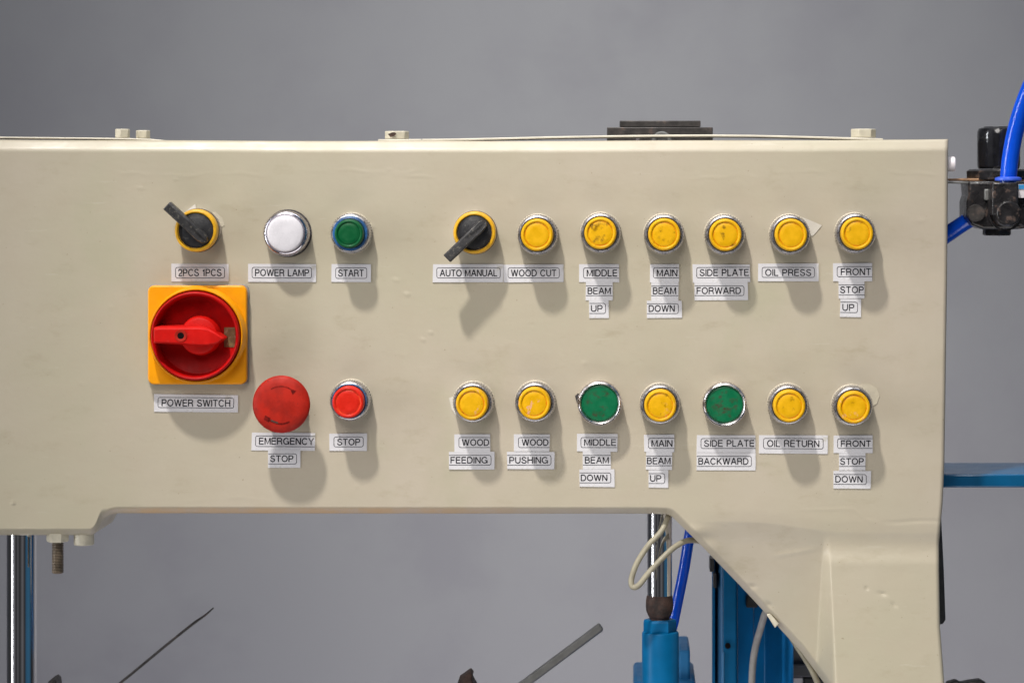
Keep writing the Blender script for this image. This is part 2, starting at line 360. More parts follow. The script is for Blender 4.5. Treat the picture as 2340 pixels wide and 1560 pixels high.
def smooth_(a, b, x): t = np.clip((x-a)/(b-a), 0, 1); return t*t*(3-2*t)
def housing():
    rs = np.random.RandomState(3)
    xs = np.unique(np.concatenate([np.arange(-90, 2150, 3.5), np.arange(205, 270, 1.5), np.arange(1520, 1545, 1.5), np.arange(1860, 1925, 2), np.arange(2150, 2167.1, 1.2), [2167.]]))
    bx = [-90, 208, 219, 226, 232, 240, 254, 268, 1480, 1524, 1536, 1600, 1690, 1770, 1832, 1888, 1930, 1940, 2170]
    by = [1222, 1222, 1217, 1206, 1192, 1182, 1175, 1172, 1173, 1174, 1180, 1243, 1336, 1422, 1490, 1566, 1636, 1640, 1640]
    bot = np.interp(xs, bx, by)
    ux = np.arange(-120, 2200, .5); ub = np.interp(ux, bx, by); kk = np.hanning(27); kk /= kk.sum()
    ub = np.convolve(np.pad(ub, 13, 'edge'), kk, 'valid'); us = np.gradient(ub, ux); kk = np.hanning(61); kk /= kk.sum()
    us = np.convolve(np.pad(np.clip(us, -2.5, 2.5), 30, 'edge'), kk, 'valid')
    bot = np.interp(xs, ux, ub); cosb = 1/np.sqrt(1+np.interp(xs, ux, us)**2)
    top = np.interp(xs, [-90, 0, 600, 1100, 1700, 2100, 2167], [318.5, 319.5, 322, 322.5, 321, 319.5, 318.5])+1.0*np.sin(xs/90)*.35
    up = np.concatenate([[0, .7, 1.8, 3.4, 5.6, 8.4, 11.8, 15.8, 20, 24.5], np.arange(28, 828, 3.5)])   # distances below the top edge
    nlow = 120; lip = np.array([15, 12.5, 10, 7.6, 5.4, 3.5, 2., .9, .25, 0.])
    rows = []
    for d in up: rows.append(np.minimum(top+d, 1150.))
    rows[-1] = np.full_like(xs, 1150.)
    l0 = bot-16/cosb; l0 = np.maximum(l0, 1151)
    for i in range(1, nlow+1): rows.append(1150+(l0-1150)*i/nlow)
    for d in lip: rows.append(np.maximum(bot-d/cosb, l0+(15-d)*.01))
    Y = np.array(rows); X = np.tile(xs, (len(rows), 1))
    dt = Y-top; db = (bot-Y)*cosb; dr = 2167-X
    def fil(e, r): e = np.clip(e, 0, r); return r-np.sqrt(np.maximum(r*r-(r-e)**2, 0))
    def cham(e, r, k, q):
        u = np.clip(r-e, -q, None); body = np.where(u < q, (u+q)**2/(4*q), u)
        return k*body+fil(e, 4.)
    H = -cham(dt, 22., .72, 4.)-cham(db, 13., 1.5, 3.)-fil(dr, 9.)
    # dip under the panel, web and the standing foot
    ar = smooth_(1560, 1680, X)
    edge = 1172+26*smooth_(1700, 1960, X)
    dip = 7.5*smooth_(-12, 75, Y-edge)*ar
    H -= dip
    base = H.copy(); H -= .22*np.clip(Y-edge-20, 0, 900)*ar
    xb1 = 1898+(Y-1250)*.05; xb0 = xb1-(18+np.clip(Y-1240, 0, 400)*.11)
    rise = np.clip(Y-1232, 0, 900); rise = rise*rise/(rise+60)*.12
    tt = np.clip((X-xb0)/(xb1-xb0), 0, 1); mk = np.where(tt < .2, tt*tt*2.5, np.where(tt < .8, tt-.1, .8-(1-tt)**2*2.5))/.8*smooth_(1210, 1290, Y)
    H = H*(1-mk)+(base+5+rise)*mk
    # shallow groove at the welded joint
    yc = 1190+6*np.sin((X-1985)/40)*(2150-X)/170*smooth_(1985, 2010, X)
    H -= 1.6*np.exp(-((Y-yc)/3.2)**2)*smooth_(1990, 2090, X)
    yc2 = np.interp(X, [1800, 1950, 1990, 2030], [1166, 1162, 1190, 1196])
    H += .6*np.exp(-((Y-yc2)/3.)**2)*smooth_(1800, 1900, X)*(1-smooth_(2010, 2060, X))
    # drag line low on the filler, soft patch by the diagonal
    H += 3.2*np.exp(-(((X-1585)/26)**2+((Y-1212)/12)**2))-3.5*np.exp(-(((X-1600)/40)**2+((Y-1232)/12)**2))
    H += 1.2*np.exp(-((Y-(1272-(X-1760)*.18))/5)**2)*smooth_(1755, 1790, X)*(1-smooth_(1840, 1880, X))
    # ripples of thick paint under the top edge
    for y0, x0, x1, a in ((399, 250, 640, .5), (402, 800, 1020, .55), (396, 2010, 2160, .9), (405, 1480, 1760, .45), (395, 1750, 1900, .7), (392, 690, 980, .6), (1140, 380, 640, .4), (1206, 20, 140, .8)):
        yy = y0+3*np.sin(X/37+y0)+2*np.sin(X/13)
        H += a*np.exp(-((Y-yy)/3.)**2)*smooth_(x0, x0+50, X)*(1-smooth_(x1-50, x1, X))*(.6+.4*np.sin(X/21))
    # dents, runs and lumps
    for x0, y0, l, wd_, an, a in ((1985, 1343, 4, 3, .3, -3), (2026, 1356, 11, 3, .15, -3.2), (2056, 1381, 8, 3, .5, -2.6), (1720, 1339, 9, 4, 0, -3), (1757, 1381, 9, 6, .6, -3),
                                  (30, 1150, 3, 3, 0, 3), (848, 518, 8, 6, 0, 1.6), (930, 672, 6, 4, .2, 1.6), (966, 776, 6, 3, .4, 1.6), (985, 760, 5, 3, .4, 1.4), (905, 640, 8, 4, .3, 1.0),
                                  (2125, 590, 13, 13, 0, 1.0), (2125, 590, 9, 9, 0, -1.0), (590, 319, 22, 5, 0, 3), (1570, 560, 6, 10, 0, .8), (320, 430, 8, 3, 0, 1.), (1335, 830, 5, 4, 0, 1.)):
        u = (X-x0)*math.cos(an)+(Y-y0)*math.sin(an); v = -(X-x0)*math.sin(an)+(Y-y0)*math.cos(an)
        H += a*np.exp(-(u/l)**2-(v/wd_)**2)
    for _ in range(150):
        x0, y0 = rs.uniform(0, 2150), rs.uniform(350, 1560); l, q = rs.uniform(2, 7), rs.uniform(2, 5); a = rs.uniform(-.7, .9)
        H += a*np.exp(-((X-x0)/l)**2-((Y-y0)/q)**2)
    H += .25*np.sin(X/170+Y/260)*np.sin(Y/140)
    lean = np.interp(Y, [318, 650, 1060, 1150, 1192, 1240, 1300, 1430, 1560, 1640], [0, -3, -9, -13, -17, -21, -21, -19, -9, -6])
    X = X+lean*smooth_(1915, 2150, X)
    nr, nc = X.shape
    q_ = 1-H*S/D
    V = np.stack([VX+((X-1170)*S-VX)*q_, -H*S, VZ+((780-Y)*S-VZ)*q_], -1).reshape(-1, 3)
    depth = .070
    idx = np.arange(nr*nc).reshape(nr, nc)
    F = np.stack([idx[:-1, :-1], idx[1:, :-1], idx[1:, 1:], idx[:-1, 1:]], -1).reshape(-1, 4).tolist()
    V = V.tolist()
    def skirt(loop):
        base = len(V)
        for q in (.2, 1):
            for i in loop:
                v = V[i]; V.append([v[0], v[1]+(depth-v[1])*q, v[2]])
        n = len(loop)
        for j in range(n-1):
            a, b = loop[j], loop[j+1]
            F.append([a, b, base+j+1, base+j]); F.append([base+j, base+j+1, base+n+j+1, base+n+j])
    skirt(list(idx[0, :])); skirt(list(idx[:, -1])); skirt(list(reversed(idx[-1, :]))); skirt(list(idx[:, 0]))
    me = bpy.data.meshes.new('housing'); me.from_pydata(V, [], F); me.update()
    me.flip_normals() if me.polygons[len(me.polygons)//3].normal.y > 0 else None
    for p in me.polygons: p.use_smooth = True
    me.set_sharp_from_angle(angle=math.radians(50))
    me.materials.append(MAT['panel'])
    return link('housing', me, cab, (0, 0, 0))
hs = housing()

# ------------------------------------------------------------------ straps and bolts on top of the cabinet
def hexbolt(x, y0, y1, wpx, depth, mat, parent, name='bolt', rot=.3, seg=6, pitch=0):
    """bolt head standing on a surface at pixel y1, axis vertical"""
    b = P(x, y1, depth); h = (y1-y0)*K(depth); r = wpx/2*K(depth)
    m = MB(); n = seg; pts = [(r*math.cos(rot+2*math.pi*i/n), r*math.sin(rot+2*math.pi*i/n)) for i in range(n)]
    m.prism([(b.x+p, b.y+q, b.z) for p, q in pts], [(b.x+p, b.y+q, b.z+h) for p, q in pts])
    return m.build(name, mat, parent, bevel=.0006)
def strap(line, d_front, d_back, thick, name):
    m = MB(); n = len(line); vs = []
    for x, y in line:
        a = P(x, y, d_front); t = thick*S
        vs += [a, a+Vector((0, 0, -t)), Vector((a.x, -d_back, a.z-t)), Vector((a.x, -d_back, a.z))]
    fs = [(0, 1, 2, 3), tuple((n-1)*4+i for i in (3, 2, 1, 0))]
    for i in range(n-1):
        for k in range(4): fs.append((i*4+k, i*4+(k+1) % 4, (i+1)*4+(k+1) % 4, (i+1)*4+k))
    m.add(vs, fs); return m.build(name, 'strap', cab, smooth=40, bevel=.0004)
s1 = strap([(-90, 311.5), (0, 312.5), (100, 313.5), (200, 314.5), (300, 316), (343, 317.5), (372, 320)], -.010, -.052, 4, 'cover_strap')
tag(s1, 'thin cream strap with two bolts on the top edge at the far left')
hexbolt(280, 295, 315.5, 35, -.022, 'bolt_paint', s1, rot=.45); hexbolt(327, 298, 317, 33, -.034, 'bolt_paint', s1, rot=.1)
s2 = strap([(864, 318.5), (900, 318.3), (960, 317.8), (1040, 317), (1150, 314.5), (1260, 311.8), (1380, 309.6), (1500, 308.2), (1620, 307.6), (1720, 308.4), (1820, 310.6), (1910, 313.2), (1980, 315.2), (2018, 316.4)], -.008, -.050, 5, 'cover_strap')
tag(s2, 'long thin cream strap bowed up in the middle, bolted at both ends')
b_ = hexbolt(907, 300, 318, 56, -.020, 'bolt_paint', s2, rot=.25)
m = MB(); c = P(896, 308, -.0105)
m.add([c+Vector((.0028*math.cos(a)*(1+.25*math.sin(3*a)), -.0002, .0016*math.sin(a)*(1+.3*math.sin(2*a)))) for a in np.linspace(0, 2*math.pi, 16)[:-1]], [tuple(range(15))])
m.build('paint_chip', 'grime', s2)
hexbolt(1973, 295, 315, 58, -.024, 'bolt_paint', s2, rot=.05)
m = MB(); m.lathe([(.0001, 0), (.0052, 0), (.0054, .0004), (.0054, .0050), (.0050, .0055), (.0001, .0055)], P(2163, 375, -.012)+Vector((.0006, 0, 0)), 32, 'x')
tag(m.build('side_bolt', 'white_plastic', cab), 'small white round bolt on the right side of the cabinet')
# underside fittings at the left
def under(x0, x1, y0, y1, d, mat, name, seg, parent=cab, rot=.2):
    m = MB(); c0 = P((x0+x1)/2, y1, d); c1 = P((x0+x1)/2, y0, d); r = (x1-x0)/2*K(d)
    pr = [(.0001, 0), (r*.93, 0), (r, r*.09), (r, c1.z-c0.z), (.0001, c1.z-c0.z)]
    if seg == 6: pr = [(.0001, 0), (r*.9, 0), (r, r*.15), (r, c1.z-c0.z), (.0001, c1.z-c0.z)]
    m.lathe(pr, c0, seg, 'z'); return m.build(name, mat, parent)
nut = under(106, 157, 1216, 1237, -.012, 'bolt_paint', 'nut', 6); tag(nut, 'beige nut with a brown threaded stud under the cabinet')
m = MB(); c0 = P(132, 1309, -.012); r = 13.3*K(-.012); L_ = (1309-1236)*S; pr = [(.0001, 0), (r*.8, 0), (r*.92, .0006)]
k_ = int(L_/.00115)
for i in range(k_): z = .0008+i*.00115; pr += [(r, z), (r, z+.0004), (r*.80, z+.0007), (r*.80, z+.0009)]
pr += [(.0001, L_)]
m.lathe(pr, c0, 28, 'z'); m.build('threaded_stud', 'thread', nut, smooth=20)
tag(under(169, 215, 1214, 1244, -.014, 'bolt_paint', 'boss', 40), 'round beige boss under the cabinet beside the threaded stud')

# ------------------------------------------------------------------ push buttons
def knurl(n_every=2, amt=.022): return lambda i, j: (1+amt if i % 2 else 1-amt) if 2 <= j <= 4 else 1
HID = (0, 0, 0)
def make_push(cap_mat_, ring_mat, cap_r, first_loc):
    b = MB(); r = .0146
    b.lathe([(.0125, -.001), (r*.985, -.001), (r, .0002), (r, .006), (r, .0105), (r*.965, .0122), (r*.93, .0130), (r*.88, .0132), (r*.87, .0118), (.0125, .0116)], HID, 96, 'y', knurl())
    o = b.build('push_button', 'chrome', None, origin=(0, 0, 0), smooth=25)
    g = MB(); g.lathe([(.012, .0001), (.0153, .0001), (.0153, .0005), (.0149, .0008), (.012, .0008)], HID, 64)
    g.build('gasket', 'gasket', o, origin=(0, 0, 0))
    g = MB(); q = .0128
    g.lathe([(cap_r*.99, .008), (q, .008), (q, .0150), (q*.98, .0160), (cap_r*1.06, .0163), (cap_r*1.03, .0145), (cap_r*.99, .0145)], HID, 64)
    g.build('sleeve', ring_mat, o, origin=(0, 0, 0))
    g = MB(); c = cap_r
    g.lathe([(.00005, .0243), (c*.45, .0243), (c*.70, .0244), (c*.745, .0241), (c*.775, .0240), (c*.80, .0247), (c*.86, .0250), (c*.93, .0249), (c*.975, .0243), (c, .0231), (c*1.01, .012), (.00005, .012)], HID, 72)
    g.build('cap', cap_mat_, o, origin=(0, 0, 0), smooth=50)
    return o
DC = .0245
def base_of(x, y, d): p = P(x, y, d); return Vector((p.x, 0, p.z))
def place(o, x, y, d, label, first, rot=0):
    loc = base_of(x, y, d)
    if first:
        o.parent = cab; WL[o] = loc; o.location = loc-WL[cab]; o['label'] = label
        for c_ in o.children: WL[c_] = loc
        r = o
    else: r = dup(o, cab, loc, label)
    r.rotation_euler = (0, rot, 0)
    return r
ylist = [(1227, 537, 'yellow push button above the WOOD CUT label', .25, 0),
         (1372, 533, 'yellow push button with heavy brown stains above the MIDDLE BEAM UP labels', 1.0, 0),
         (1518, 536, 'yellow push button with dark streaks above the MAIN BEAM DOWN labels', .72, 0),
         (1658, 537, 'yellow push button with dark flecks above the SIDE PLATE FORWARD labels', .75, 0),
         (1808, 537, 'clean yellow push button above the OIL PRESS label', .35, 0),
         (1959, 534, 'yellow push button above the FRONT STOP UP labels', .55, 0),
         (1078, 923, 'yellow push button above the WOOD FEEDING labels', .5, .5),
         (1221, 922, 'yellow push button with pinkish scuffs above the WOOD PUSHING labels', .3, 1),
         (1509, 927, 'yellow push button above the MAIN BEAM UP labels', .65, .2),
         (1804, 928, 'yellow push button above the OIL RETURN label', .6, 0),
         (1952, 931, 'yellow push button above the FRONT STOP DOWN labels', .35, .6)]
yb = make_push('yellow', 'dark_ring', .01165, None)
for i, (x, y, lab, dirt, pk) in enumerate(ylist):
    o = place(yb, x, y, DC, lab, i == 0, random.uniform(-.5, .5))
    child(o, 'cap').color = (dirt, pk, 0, 1)
gb = make_push('green_lens', 'blue_ring', .0104, None); place(gb, 797, 534, DC, 'small green push button in a blue sleeve above the START label', True); child(gb, 'cap').color = (.3, 0, 0, 1)
rb = make_push('red_cap', 'blue_ring', .0115, None); place(rb, 795, 919, DC, 'small red push button in a blue sleeve above the STOP label', True); child(rb, 'cap').color = (.3, 0, 0, 1)

def make_flat():
    b = MB(); r = .0162
    b.lathe([(.013, -.001), (r*.97, -.001), (r*.98, .0110), (r, .0117), (r*.995, .0132), (r*.965, .0146), (r*.90, .0152), (r*.845, .0146), (r*.825, .0132), (.013, .0126)], HID, 80)
    o = b.build('push_button', 'steel_bezel', None, origin=(0, 0, 0), smooth=50)
    g = MB(); c = r*.822
    g.lathe([(.00005, .0136), (c*.85, .0136), (c*.95, .0135), (c*.985, .0131), (c, .0124), (c, .010), (.00005, .010)], HID, 64)
    g.build('cap', 'green', o, origin=(0, 0, 0), smooth=50)
    return o
fb = make_flat()
for i, (x, y, lab, dirt) in enumerate(((1370, 921, 'wide flat green push button in steel bezel above the MIDDLE BEAM DOWN labels', .95), (1656, 924, 'wide flat green push button in steel bezel above the SIDE PLATE BACKWARD labels', 1.1))):
    o = place(fb, x, y, .0136, lab, i == 0, i*1.3); child(o, 'cap').color = (dirt, 0, 0, 1)

# white lamp
b = MB(); r = .0166
b.lathe([(.012, -.001), (r*1.0, -.001), (r*1.0, .011), (r*.995, .0122), (r*.96, .0140), (r*.92, .0152), (r*.86, .0156), (r*.83, .0150), (.012, .0148)], HID, 80)
lamp = b.build('indicator_lamp', 'chrome_clean', None, origin=(0, 0, 0), smooth=50)
g = MB(); c = .0132
g.lathe([(.00005, .0184), (c*.6, .0183), (c*.9, .0180), (c*.97, .0176), (c, .0168), (c, .011), (.00005, .011)], HID, 72); g.build('lens', 'white_lens', lamp, origin=(0, 0, 0), smooth=50)
g = MB(); g.lathe([(.012, .0001), (.0174, .0001), (.0174, .0009), (.012, .0009)], HID, 64); g.build('gasket', 'dark_ring', lamp, origin=(0, 0, 0))
place(lamp, 651, 534, .0184, 'round white lamp lens in a chrome ring above the POWER LAMP label', True)

# emergency stop
b = MB(); b.lathe([(.008, -.001), (.0150, -.001), (.0150, .006), (.0138, .008), (.0138, .013), (.008, .013)], HID, 64)
es = b.build('emergency_stop_button', 'dark_ring', None, origin=(0, 0, 0))
g = MB(); R_ = .0208
g.lathe([(.00005, .0312), (R_*.25, .0311), (R_*.5, .0307), (R_*.72, .0301), (R_*.88, .0292), (R_*.96, .0281), (R_, .0265), (R_*.985, .0245), (R_*.90, .0225), (R_*.62, .0190), (R_*.55, .012), (.00005, .012)], HID, 96)
g.build('mushroom_head', 'mush', es, origin=(0, 0, 0), smooth=60)
def dome(rr): return float(np.interp(rr/R_, [0, .25, .5, .72, .88, .96, 1], [.0312, .0311, .0307, .0301, .0292, .0281, .0265]))
def arc(a0, a1, rr, wid):
    g = MB(); n = 22; vs = []; fs = []
    for i in range(n+1):
        a = math.radians(a0+(a1-a0)*i/n); wv = wid*(.7+.5*random.random())
        for q in (-wv, wv):
            r2 = rr+q; vs.append(Vector((r2*math.cos(a), -dome(r2)-.00012, r2*math.sin(a))))
    for i in range(n): fs.append((2*i, 2*i+1, 2*i+3, 2*i+2))
    g.add(vs, fs); return g
g = arc(122, 52, .0132, .00042)
g.add([Vector((x, -dome(math.hypot(x, z))-.00014, z)) for x, z in ((.0066, .0116), (.0112, .0100), (.0086, .0070))], [(0, 1, 2)])
g.build('arrow_mark', 'mush_mark', es, origin=(0, 0, 0))
g = arc(232, 298, .0138, .00062)
g.add([Vector((x, -dome(math.hypot(x, z))-.00014, z)) for x, z in ((-.0112, -.0076), (-.0072, -.0098), (-.0086, -.0126), (-.0122, -.0108))], [(0, 1, 2, 3)])
g.build('arrow_mark', 'mush_mark', es, origin=(0, 0, 0))
g = arc(238, 262, .0131, .0006); g.build('dirt_mark', 'grime', es, origin=(0, 0, 0))
place(es, 642, 924, .029, 'large red mushroom emergency stop button with worn arrows', True)

# selector switches
def make_selector():
    b = MB(); r = .0156
    b.lathe([(.010, -.001), (r*1.0, -.001), (r*1.0, .0065), (r*.98, .0078), (.010, .0108)], HID, 72)
    o = b.build('selector_switch', 'steel_bezel', None, origin=(0, 0, 0), smooth=40)
    g = MB(); g.lathe([(.010, .0070), (r*1.02, .0070), (r*1.02, .0118), (.010, .0124)], HID, 64); g.build('sleeve', 'dark_ring', o, origin=(0, 0, 0))
    g = MB(); g.lathe([(.011, .0124), (r*.99, .0124), (r*1.0, .0130), (r*.985, .0190), (r*.965, .0204), (r*.925, .0210), (r*.850, .0209), (r*.825, .0190), (.010, .0186)], HID, 72); g.build('yellow_ring', 'sel_yellow', o, origin=(0, 0, 0), smooth=50)
    g = MB(); g.lathe([(.00005, .0196), (r*.77, .0194), (r*.81, .0191), (r*.822, .018), (.00005, .018)], HID, 64); g.build('dial', 'black', o, origin=(0, 0, 0))
    # lever along local +x
    pl = [(-.0118, -.0008), (-.0100, -.0030), (-.006, -.0037), (.010, -.0036), (.0268, -.0036), (.0268, .0036), (.010, .0036), (-.006, .0037), (-.0100, .0030), (-.0118, .0008)]
    g = MB(); k = .74
    low = []; mid_ = []; topv = []
    for x, z in pl:
        lo = .0198 if x < .0105 else .0225
        hi = .0275 if x < -.009 else (.0298 if x < .02 else .0305)
        if x < -.011: hi = .0245
        low.append(Vector((x, -lo, z))); mid_.append(Vector((x, -(hi-.0012), z))); topv.append(Vector((x*.985, -hi, z*k)))
    n = len(pl); fs = [tuple(range(n)), tuple(reversed(range(2*n, 3*n)))]
    for q in (0, n):
        for i in range(n): j = (i+1) % n; fs.append((q+i, q+n+i, q+n+j, q+j))
    g.add(low+mid_+topv, fs)
    g.build('lever', 'lever', o, origin=(0, 0, 0), smooth=30, bevel=.0005)
    return o
sel = make_selector()
for i, (x, y, ang, lab) in enumerate(((447, 527, math.atan2(83, -89), 'black selector switch with yellow ring, lever to the upper left, above 2PCS 1PCS'), (1084, 532, math.atan2(-82, -86), 'black selector switch with yellow ring, lever to the lower left, above AUTO MANUAL'))):
    o = place(sel, x, y, .0205, lab, i == 0, 0)
    ch = child(o, 'lever'); ch.rotation_euler = (0, -ang, 0)

# ------------------------------------------------------------------ rotary power switch
def rrect(cx, cy, hw, hh, r, n=7):
    pts = []
    for sx, sy, a0 in ((1, -1, -90), (1, 1, 0), (-1, 1, 90), (-1, -1, 180)):
        for i in range(n+1):
            a = math.radians(a0+90*i/n); pts.append((cx+sx*(hw-r)+r*math.cos(a), cy+sy*(hh-r)+r*math.sin(a)))
    return pts
pc = base_of(450, 765.5, .009)
m = MB(); o2 = [(a*S, b*S) for a, b in rrect(0, 0, 112.5, 112.5, 15)]
m.prism([(pc.x+a, -.0085, pc.z-b) for a, b in o2], [(pc.x+a, .0005, pc.z-b) for a, b in o2])
psw = m.build('power_switch', 'sw_yellow', cab, origin=pc, smooth=40, bevel=.0011, bseg=3)
tag(psw, 'big red rotary power switch on a square yellow plate')
m = MB(); o2 = [(a*S, b*S) for a, b in rrect(0, 0, 115, 114, 12)]
m.prism([(pc.x+a, -.0022, pc.z-b) for a, b in o2], [(pc.x+a, .0005, pc.z-b) for a, b in o2]); m.build('gasket', 'cable_grey', psw, bevel=.0003)
px = S
cc = base_of(447, 767, .020)
def L2(prof): return [(a*px, h) for a, h in prof]
m = MB(); m.lathe(L2([(101, .0062), (112, .008), (109.5, .0095), (107, .0190), (105.5, .0198), (103.5, .0196), (101.8, .0180), (101, .0120)]), cc, 96); m.build('yellow_ring', 'sw_yellow', psw, smooth=50)
m = MB(); m.lathe(L2([(.1, .0090), (42, .0090), (87, .0090), (88.5, .0094), (92, .0225), (94, .0238), (96.5, .0242), (99, .0237), (100.3, .022), (100.5, .005), (.1, .005)]), cc, 96)
dial = m.build('dial', 'sw_red', psw, smooth=40)
m = MB(); m.lathe(L2([(.1, .0215), (36, .0215), (40.5, .0208), (43, .0190), (46.5, .0088), (.1, .0088)]), cc+Vector((8*px, 0, 0)), 72); m.build('boss', 'sw_red_hi', psw, smooth=40)
hp = [(-95, -20), (-86, -22), (-30, -23), (10, -23), (28, -18), (46, -7), (62, 5), (46, 17), (26, 22), (0, 22), (-40, 18), (-95, 15)]
hc = base_of(447, 769, .031)
low = [Vector((hc.x+a*px*1.02, -.0092 if a > -70 else -.0105, hc.z-b*px*1.06)) for a, b in hp]
mid_ = [Vector((hc.x+a*px, -.0295, hc.z-b*px)) for a, b in hp]
tp = [Vector((hc.x+a*px*.97-.3*px, -(.0318 if a < 40 else .0300), hc.z-b*px*.78)) for a, b in hp]
m = MB(); n = len(hp); fs = [tuple(range(n)), tuple(reversed(range(2*n, 3*n)))]
for q in (0, n):
    for i in range(n): j = (i+1) % n; fs.append((q+i, q+n+i, q+n+j, q+j))
m.add(low+mid_+tp, fs); m.build('handle', 'sw_red_hi', psw, smooth=30, bevel=.0007, bseg=3)
hx = base_of(413, 767, .032)
m = MB(); m.lathe(L2([(7, .0319), (14, .0318), (13.5, .0321), (8, .0321)]), hx, 40); m.build('hole_rim', 'mush', psw)
m = MB(); m.lathe(L2([(.1, .0320), (8.3, .0320), (8.3, .0300), (.1, .0300)]), hx, 40); m.build('screw_hole', 'hole', psw)
m = MB(); m.box(512, 748, 538, 793, .0094, .0080); m.build('window', 'window', psw)
m = MB(); m.box(551.5, 751, 556, 785, .0088, .0075); m.build('slot', 'hole', psw, bevel=.0004)

# ------------------------------------------------------------------ torn paper and gasket scraps round the buttons
def scrap(pts, lab, mat='scrap'):
    m = MB(); m.poly(pts, .00005, .00045); o = m.build('paper_scrap', mat, cab); tag(o, lab); return o
scrap([(413, 497), (432, 477), (446, 466), (449, 480), (462, 484), (440, 500)], 'torn white paper scrap above the 2PCS 1PCS switch')
scrap([(1822, 492), (1850, 503), (1878, 515), (1866, 530), (1856, 540), (1840, 530)], 'torn white paper scrap beside the OIL PRESS button')
scrap([(1026, 909), (1040, 905), (1060, 930), (1042, 950), (1032, 934)], 'torn white paper scrap beside the WOOD FEEDING button')
scrap([(1960, 880), (1985, 876), (2003, 886), (2010, 904), (2004, 922), (1990, 930), (1975, 900)], 'cream gasket scrap beside the FRONT STOP DOWN button', 'gasket')
scrap([(480, 487), (492, 484), (508, 498), (513, 515), (503, 520), (495, 500)], 'cream gasket scrap beside the 2PCS 1PCS switch', 'gasket')
scrap([(1314, 905), (1321, 898), (1330, 910), (1326, 926), (1318, 920)], 'dark torn rubber scrap beside a green button', 'dark_ring')

# ------------------------------------------------------------------ paper labels
def _arc(cx, cy, rx, ry, a0, a1, n=12):
    return [(cx+rx*math.cos(math.radians(a0+(a1-a0)*i/n)), cy+ry*math.sin(math.radians(a0+(a1-a0)*i/n))) for i in range(n+1)]
h_ = .062
GLYPH = {   # advance width, centre lines of the strokes (capital height 1)
 'A': (.92, [[(.03, 0), (.44, .98), (.48, .98), (.89, 0)], [(.19, .35), (.73, .35)]]),
 'B': (.80, [[(h_, 0), (h_, 1)], [(h_, 1-h_), (.44, 1-h_)]+_arc(.44, .745, .26, .193, 90, -90)+[(h_, .552)], [(.44, .552)]+_arc(.47, .307, .268, .245, 90, -90)+[(h_, h_)]]),
 'C': (.94, [_arc(.48, .5, .42, .44, 36, 324, 24)]),
 'D': (.88, [[(h_, 0), (h_, 1)], [(h_, 1-h_), (.40, 1-h_)]+_arc(.40, .5, .42, .438, 90, -90, 16)+[(h_, h_)]]),
 'E': (.76, [[(h_, 0), (h_, 1)], [(h_, 1-h_), (.74, 1-h_)], [(h_, .53), (.70, .53)], [(h_, h_), (.76, h_)]]),
 'F': (.70, [[(h_, 0), (h_, 1)], [(h_, 1-h_), (.70, 1-h_)], [(h_, .51), (.63, .51)]]),
 'G': (.98, [_arc(.49, .5, .43, .44, 38, 338, 24), [(.55, .46), (.91, .46), (.91, .02)]]),
 'H': (.84, [[(h_, 0), (h_, 1)], [(.78, 0), (.78, 1)], [(h_, .53), (.78, .53)]]),
 'I': (.124, [[(h_, 0), (h_, 1)]]),
 'K': (.84, [[(h_, 0), (h_, 1)], [(h_, .33), (.76, 1)], [(.33, .56), (.80, 0)]]),
 'L': (.66, [[(h_, 0), (h_, 1)], [(h_, h_), (.66, h_)]]),
 'M': (.98, [[(h_, 0), (h_, .96), (.10, .96), (.49, .08), (.88, .96), (.918, .96), (.918, 0)]]),
 'N': (.84, [[(h_, 0), (h_, .96), (.10, .96), (.74, .04), (.778, .04), (.778, 1)]]),
 'O': (1.0, [_arc(.5, .5, .44, .44, 0, 360, 32)]),
 'P': (.78, [[(h_, 0), (h_, 1)], [(h_, 1-h_), (.46, 1-h_)]+_arc(.46, .70, .26, .238, 90, -90)+[(h_, .462)]]),
 'R': (.84, [[(h_, 0), (h_, 1)], [(h_, 1-h_), (.47, 1-h_)]+_arc(.47, .715, .27, .223, 90, -90)+[(h_, .492)], [(.47, .492), (.66, .43), (.72, .25), (.78, 0)]]),
 'S': (.82, [_arc(.41, .735, .31, .203, 12, 245, 14)+_arc(.41, .27, .345, .21, 65, -192, 16)]),
 'T': (.78, [[(0, 1-h_), (.78, 1-h_)], [(.39, 0), (.39, 1)]]),
 'U': (.84, [[(h_, 1), (h_, .36)]+_arc(.42, .36, .358, .30, 180, 360, 14)+[(.778, 1)]]),
 'W': (1.26, [[(.05, 1), (.33, .03), (.36, .03), (.61, .95), (.65, .95), (.90, .03), (.93, .03), (1.21, 1)]]),
 'Y': (.88, [[(.04, 1), (.44, .43), (.84, 1)], [(.44, .43), (.44, 0)]]),
 '1': (.44, [[(.30, 0), (.30, .97)], [(.04, .73), (.18, .75), (.28, .86)]]),
 '2': (.74, [_arc(.37, .70, .30, .24, 170, -25, 14)+[(.50, .42), (.20, .24), (.07, h_), (.73, h_)]])}
def text_lines(txt):
    """the letters as centre lines, their total width first"""
    x = 0; res = []
    for ch in txt:
        if ch == ' ': x += .50; continue
        w, st = GLYPH[ch]; res += [[(x+a, b) for a, b in l] for l in st]; x += w+.165
    return x-.165, res
